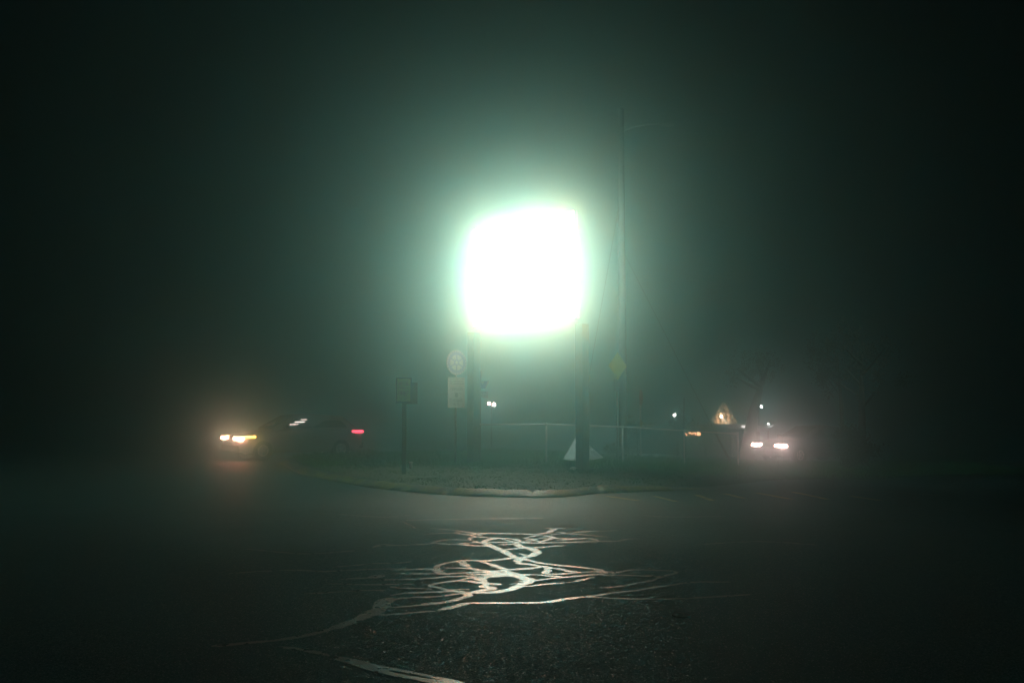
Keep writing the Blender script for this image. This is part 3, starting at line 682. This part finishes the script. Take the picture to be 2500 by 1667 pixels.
def shrub(x, y, D, r, label, group, leaf, n, ls=.035, hz=None):
    b = at(x, y, D); z = hverge(b.x, D) if D < 36 else hroad(b.x, D)
    t = empty('shrub', (b.x, D, z), 0, label, 'shrub', group)
    mb = MB()
    for k in range(9):
        a = random.uniform(0, 2 * pi); e = Vector((cos(a) * r * .6, sin(a) * r * .5, r * random.uniform(.8, 1.7))); mb.tube([(0, 0, -.03), e * .5 + Vector((0, 0, .05)), e], [.012, .008, .003], 5)
    mb.build('stems', M_BARK, t)
    mb = MB(); leaves(mb, (0, 0, r * .9), (r, r * .8, r * .9), n, ls, clump=16); mb.build('foliage', leaf, t)
    return t
GS = 'shrubs along the verge'
shrub(1505, 1125, 29.9, .34, 'small dark shrub growing round the foot of the diamond sign', GS, M_LEAFG, 1200)
shrub(1545, 1085, 43, .42, 'ragged shrub left of the slim tree, catching warm light', GS, M_LEAFG, 900, .05)
shrub(2085, 1130, 31.5, .7, 'wide dark bush below the far right tree', GS, M_LEAF, 2500, .06)

# ---------------------------------------------------------------- house beyond, lit shrub, lamps
M_WALL = mat('dim_render_wall', (.16, .16, .15), .8, var=.15, scale=3, bump=.2)
M_ROOF = mat('dark_roof_shingles', (.03, .032, .035), .8, var=.3, scale=12, bump=.5, bscale=30)
M_GLASSW = mat('warm_lit_window', (.3, .2, .1), .3, emit=(1, .42, .2), estr=14)
HD = 46.0
c = at(1705, 1100, HD); hz = hroad(c.x, HD); t = empty('low_house', (c.x, HD, hz), radians(-4), 'low dark house with a warm lit window strip behind the fence', 'house')
ez = at(1705, 1052, HD).z - hz; rz_ = at(1705, 1038, HD).z - hz
mb = MB(); mb.box((0, 2.0, ez / 2 - .2), (5.6, 4.0, ez + .4)); mb.build('wall', M_WALL, t)
mb = MB(); mb.prism([(-3.1, -.35, ez), (-3.1, 4.35, ez), (-2.4, 2.4, rz_ + .02), (-2.4, 1.6, rz_ + .02)], (6.2, 0, 0)); mb.build('roof', M_ROOF, t)
wx = (1690 - 1705) / F * HD
mb = MB(); mb.box((wx, -.03, ez - .13), (.86, .06, .22), .005); fr = mb.build('window', M_ROOF, t)
mb = MB()
for k in range(4): mb.box((wx - .30 + k * .2, -.065, ez - .13), (.16, .02, .15))
mb.build('pane', M_GLASSW, fr)
px_ = (1787 - 1705) / F * HD
mb = MB(); mb.box((px_, -.6, ez / 2 - .05), (.26, .26, ez - .02 + .1), .01); mb.build('porch_column', mat('pale_porch_column', (.45, .40, .33), .7, var=.4, scale=14, bump=.3), t)
mb = MB(); mb.box((px_, -.5, ez + .06), (1.1, 1.1, .12), .01); mb.build('porch_roof', M_ROOF, t)

# conifer lit by the lamp standing in front of it
c = at(1768, 1100, 51); hz = hroad(c.x, 51)
t = empty('conifer', (c.x, 51, hz), 0, 'pointed conifer lit from within by a warm lamp, above the house roof', 'tree')
zt = at(1768, 982, 51).z - hz
mb = MB(); mb.tube([(0, 0, 0), (0, 0, zt * .95)], [.12, .02], 8); mb.build('trunk', M_BARK, t)
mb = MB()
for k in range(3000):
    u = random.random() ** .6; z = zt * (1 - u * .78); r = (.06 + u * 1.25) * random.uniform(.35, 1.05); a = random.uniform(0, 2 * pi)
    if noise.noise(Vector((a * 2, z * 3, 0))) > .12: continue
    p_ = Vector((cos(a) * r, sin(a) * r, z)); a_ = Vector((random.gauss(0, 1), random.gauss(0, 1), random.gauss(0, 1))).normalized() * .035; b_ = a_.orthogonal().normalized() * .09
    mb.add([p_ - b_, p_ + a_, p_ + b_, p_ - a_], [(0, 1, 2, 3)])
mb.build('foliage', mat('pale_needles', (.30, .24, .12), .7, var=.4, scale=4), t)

def lamp(x, y, D, label, col, est, power, group='lamps in the distance', twin=False, spots=(), rad=.055, name='garden_lamp', gz=None):
    p_ = at(x, y, D); z = hroad(p_.x, D) if gz is None else gz
    t = empty(name, (p_.x, D, z), 0, label, 'lamp', group); h = p_.z - z
    mb = MB(); mb.tube([(0, .06, -.05), (0, .06, h + .12)], .03, 8); mb.tube([(-.10 if twin else 0, .06, h + .1), (.10 if twin else 0, .0, h + .1)], .018, 6); mb.build('post', M_GALVD, t)
    em = mat('lamp_bulb_' + name, (.8, .8, .8), .4, emit=col, estr=est)
    for i, dx in enumerate((-.11, .11) if twin else (0,)):
        mb = MB(); mb.tube([(dx, 0, h + .06), (dx, 0, h + .08), (dx, 0, h + .11)], [rad * 1.5, rad * 1.3, rad * .6], 12); hd = mb.build('lamp_hood', M_GALVD, t)
        bm2 = bmesh.new(); bmesh.ops.create_uvsphere(bm2, u_segments=12, v_segments=8, radius=rad)
        for v in bm2.verts: v.co += Vector((dx, -.01, h - (.04 if i else 0)))
        me2 = bpy.data.meshes.new('bulb'); bm2.to_mesh(me2); bm2.free(); me2.materials.append(em)
        o2 = bpy.data.objects.new('bulb', me2); COL.objects.link(o2); o2.parent = hd
    for (dx, dy, dz, pw, ang) in spots:
        sl = bpy.data.lights.new('lamp_light', 'SPOT'); sl.energy = pw; sl.color = col if max(col) <= 1 else tuple(v / max(col) for v in col); sl.spot_size = radians(ang); sl.spot_blend = .4; sl.shadow_soft_size = .05
        so = bpy.data.objects.new('lamp_light', sl); COL.objects.link(so); so.parent = t; so.location = (0, -.12, h - .05) if dy <= 0 else (.12, .3, h - .05)
        so.rotation_euler = Vector((dx, dy, dz)).to_track_quat('-Z', 'Y').to_euler()
    return t
lamp(1200, 985, 46, 'distant twin white lamp just right of the blue emblem sign', (1, .5, .45), 90, 0, twin=True, rad=.07)
lamp(1647, 1013, 44.5, 'small white lamp over the small bushy dark tree', (1, .8, .74), 60, 0, spots=[(-.8, -.1, -.9, 2500, 60)], rad=.055)
lamp(1853, 990, 47, 'tall garden lamp right of the leaning trunk, throwing light down both sides', (.95, .88, .85), 60, 0, twin=True, spots=[(-.55, -.1, -1, 12000, 34), (.7, -.1, -1, 2200, 40)], rad=.06)
lamp(1876, 1036, 49, 'lowest small lamp, right above the oncoming car', (1, .85, .78), 45, 0, rad=.06)
lamp(1761, 1016, 50.0, 'warm lamp in front of the pointed conifer above the roof', (1, .58, .46), 50, 0, spots=[(0.05, 1, .1, 380, 165), (.45, -.9, -.75, 9000, 60)], rad=.08)

# ---------------------------------------------------------------- cars
M_TYRE = mat('tyre_rubber', (.015, .015, .015), .8, bump=.3, bscale=60)
M_RIM = mat('alloy_rim', (.5, .5, .5), .3, .8, var=.1)
M_GLS = mat('dark_car_glass', (.01, .012, .014), .05, 0, .8, coat=.5, var=.2)
M_TRIM = mat('black_trim', (.02, .02, .02), .6, var=.2)
M_CHR = mat('chrome_trim', (.8, .82, .8), .15, 1.0, var=.05)
def car(pos, rz, paint, label, hl, tl, suv=False, sp=()):
    t = empty('moving_car', pos, rz, label, 'car')
    L_ = 4.5; W_ = 1.78; k = 1.06 if suv else 1.0
    # local +x = forward; stations (x, half width, top z)
    st = [(-2.25, .70, .80), (-2.18, .80, .93), (-1.9, .86, .98), (-1.2, .89, .97), (0, .89, .95), (.9, .89, .93), (1.35, .87, .90), (1.9, .84, .80), (2.15, .76, .70), (2.25, .66, .60)]
    mb = MB(); vs = []; fs = []
    for x, hw, zt in st:
        zt *= k; zb = .24 if abs(x) < 2.1 else .34
        ring = [(-hw * .9, zb), (-hw, zb + .16), (-hw, zt - .2), (-hw * .97, zt - .06), (-hw * .86, zt), (0, zt + .025), (hw * .86, zt), (hw * .97, zt - .06), (hw, zt - .2), (hw, zb + .16), (hw * .9, zb)]
        vs += [(x, y_, z_) for y_, z_ in ring]
    n = 11
    for i in range(len(st) - 1):
        for j in range(n): fs.append((i * n + j, i * n + (j + 1) % n, (i + 1) * n + (j + 1) % n, (i + 1) * n + j))
    fs += [tuple(range(n)), tuple((len(st) - 1) * n + j for j in range(n))]
    mb.add(vs, fs, True)
    cb = [(-2.0 if suv else -1.75, .72, .97), (-1.55 if suv else -1.1, .66, 1.36), (-.5, .66, 1.43), (.15, .65, 1.40), (.85, .68, 1.08), (1.05, .72, .94)]
    vs = []; fs = []
    for x, hw, zr in cb:
        zr *= k; z0 = .90 * k
        vs += [(x, -.80, z0), (x, -.80 + (.80 - hw) * min(1, (zr - z0) / .35), zr - .05), (x, -hw * .8, zr), (x, 0, zr + .02), (x, hw * .8, zr), (x, .80 - (.80 - hw) * min(1, (zr - z0) / .35), zr - .05), (x, .80, z0)]
    n = 7
    for i in range(len(cb) - 1):
        for j in range(n): fs.append((i * n + j, i * n + (j + 1) % n, (i + 1) * n + (j + 1) % n, (i + 1) * n + j))
    fs += [tuple(range(n)), tuple((len(cb) - 1) * n + j for j in range(n))]
    mb.add(vs, fs, True)
    body = mb.build('body', paint, t)
    # glass, set a few mm proud of the cabin
    def side(pts, s_):
        mb = MB(); P_ = []
        for x, z in pts:
            f = (z - .90 * k) / .35; P_.append((x, s_ * (.812 - .15 * max(0, min(1, f))), z))
        mb.prism(P_, (0, s_ * .006, 0)); return mb.build('side_window', M_GLS, t)
    xr = -1.5 if suv else -1.15
    for s_ in (-1, 1):
        side([(xr - .15, 1.0 * k), (xr + .1, 1.28 * k), (-.42, 1.32 * k), (-.42, 1.0 * k)], s_); side([(-.34, 1.0 * k), (-.34, 1.32 * k), (.15, 1.30 * k), (.72, 1.0 * k)], s_)
        mb = MB(); mb.box((.72, s_ * .98, 1.0 * k), (.12, .2, .13), .03); mr = mb.build('mirror', paint, t)
    mb = MB(); mb.prism([(.22, -.55, 1.385 * k), (.22, .55, 1.385 * k), (1.02, .64, .975 * k), (1.02, -.64, .975 * k)], (.012, 0, .018)); mb.build('windscreen', M_GLS, t)
    x0, z0, x1, z1 = cb[0][0], .99 * k, cb[1][0], 1.34 * k
    mb = MB(); mb.prism([(x1 - .02, -.5, z1), (x1 - .02, .5, z1), (x0 - .0, .6, z0), (x0 - .0, -.6, z0)], (-.015, 0, .012)); mb.build('rear_window', M_GLS, t)
    if suv:  # glowing strips added as painted glints on the side window, no lamp inside
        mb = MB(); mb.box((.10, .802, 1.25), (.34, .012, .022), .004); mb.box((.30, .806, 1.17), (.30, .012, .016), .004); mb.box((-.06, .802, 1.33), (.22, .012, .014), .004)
        mb.build('window_glints', mat('painted_glint', (.8, .8, .8), .4, emit=(1, .75, .68), estr=9), t)
    for x in (-1.38, 1.38):
        for s_ in (-1, 1):
            wl = MB(); wl.disc((x, s_ * .70, .32), .19, .32, (0, s_, 0), .20, 28); wo = wl.build('wheel', M_TYRE, t)
            r_ = MB(); r_.disc((x, s_ * .86, .32), .15, .195, (0, s_, 0), .03, 24); r_.disc((x, s_ * .86, .32), 0, .05, (0, s_, 0), .035, 12)
            for q in range(5):
                a = 2 * pi * q / 5; r_.box((x + cos(a) * .1, s_ * .875, .32 + sin(a) * .1), (.14, .02, .035), 0, Matrix.Rotation(-a, 3, 'Y'))
            r_.build('rim', M_RIM, wo)
    mb = MB(); mb.box((2.19, 0, .40), (.16, 1.5, .2), .04); mb.build('front_bumper', M_TRIM, t)
    mb = MB(); mb.box((-2.2, 0, .44), (.16, 1.56, .2), .04); rb = mb.build('rear_bumper', M_TRIM, t)
    mb = MB(); mb.box((-2.285, 0, .47), (.03, 1.3, .03), .01); mb.box((-1.9, -.885, .42), (.7, .03, .025), .005); mb.build('chrome_strip', M_CHR, rb)
    mb = MB(); mb.box((2.235, 0, .60), (.06, .8, .13), .02); mb.build('grille', M_TRIM, t)
    for s_ in (-1, 1):
        mb = MB(); mb.box((2.13, s_ * .66, .68 * k), (.24, .50, .11), .05); hd = mb.build('headlight', hl, t)
        mb = MB(); mb.box((-2.02, s_ * .72, .86 * k), (.44, .30, .09), .03); mb.build('tail_light', tl, t)
        if not suv: continue
        mb = MB(); mb.box((1.84, s_ * .872, .735 * k), (.42, .03, .05), .01); mb.build('side_marker', M_AMB, t)
    for (dx, dy, dz, pw, ang, bl_, colr) in sp:
        for s_ in (-1, 1):
            sl = bpy.data.lights.new('headlight_beam', 'SPOT'); sl.energy = pw; sl.color = colr; sl.spot_size = radians(ang); sl.spot_blend = bl_; sl.shadow_soft_size = .06
            so = bpy.data.objects.new('headlight_beam', sl); COL.objects.link(so); so.parent = t; so.location = (2.32, s_ * .62, .68 * k)
            so.rotation_euler = Vector((dx, dy, dz)).to_track_quat('-Z', 'Y').to_euler()
    return t
M_AMB = mat('amber_marker_lamp', (.6, .3, .05), .3, emit=(1, .36, .04), estr=45)
HL1 = mat('headlight_lens_warm', (.8, .8, .8), .2, emit=(1, .30, .20), estr=120)
HL2 = mat('headlight_lens_white', (.8, .8, .8), .2, emit=(1, .33, .29), estr=220)
TLm = mat('red_tail_lamp', (.4, .02, .03), .3, emit=(1, .05, .09), estr=12)
TLo = mat('red_tail_lens', (.3, .02, .02), .3, var=.1)
PT1 = mat('silver_grey_paint', (.30, .32, .31), .3, .3, .5, var=.04, coat=.6)
PT2 = mat('dark_car_paint', (.05, .055, .06), .3, .3, .5, var=.04, coat=.6)
cf = at(590, 1068, 33.4); cr = at(835, 1058, 35.4)
cm = (cf + cr) / 2
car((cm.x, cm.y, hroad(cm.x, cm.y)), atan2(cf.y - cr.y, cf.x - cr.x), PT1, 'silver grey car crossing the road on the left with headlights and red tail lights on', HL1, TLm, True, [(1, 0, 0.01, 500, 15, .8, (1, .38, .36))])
cc = at(1872, 1091, 38.5)
yaw = atan2(-1.0, .0) + radians(-63)
fx, fy = cos(yaw), sin(yaw)
pc = (cc.x - fx * 2.25, 38.5 - fy * 2.25)
car((pc[0], pc[1], hroad(*pc)), yaw, PT2, 'dark oncoming car on the right, its two headlights glaring at the viewer', HL2, TLo, False, [(1, 0, -.03, 200, 60, .9, (1, .30, .32))])

# ---------------------------------------------------------------- the fog
v = bpy.data.materials.new('fog'); v.use_nodes = True; nt = v.node_tree; nt.nodes.remove(nt.nodes['Principled BSDF'])
pv = nt.nodes.new('ShaderNodeVolumePrincipled')
pv.inputs['Color'].default_value = (.37, .78, .80, 1); pv.inputs['Density'].default_value = .042; pv.inputs['Anisotropy'].default_value = .95
nt.links.new(pv.outputs[0], nt.nodes['Material Output'].inputs['Volume'])
mb = MB(); mb.box((0, 66, 4.8), (200, 150, 13.4)); o = mb.build('haze', v); o['kind'] = 'stuff'
tag(o, 'thick green-tinted night fog filling the whole street', 'fog')
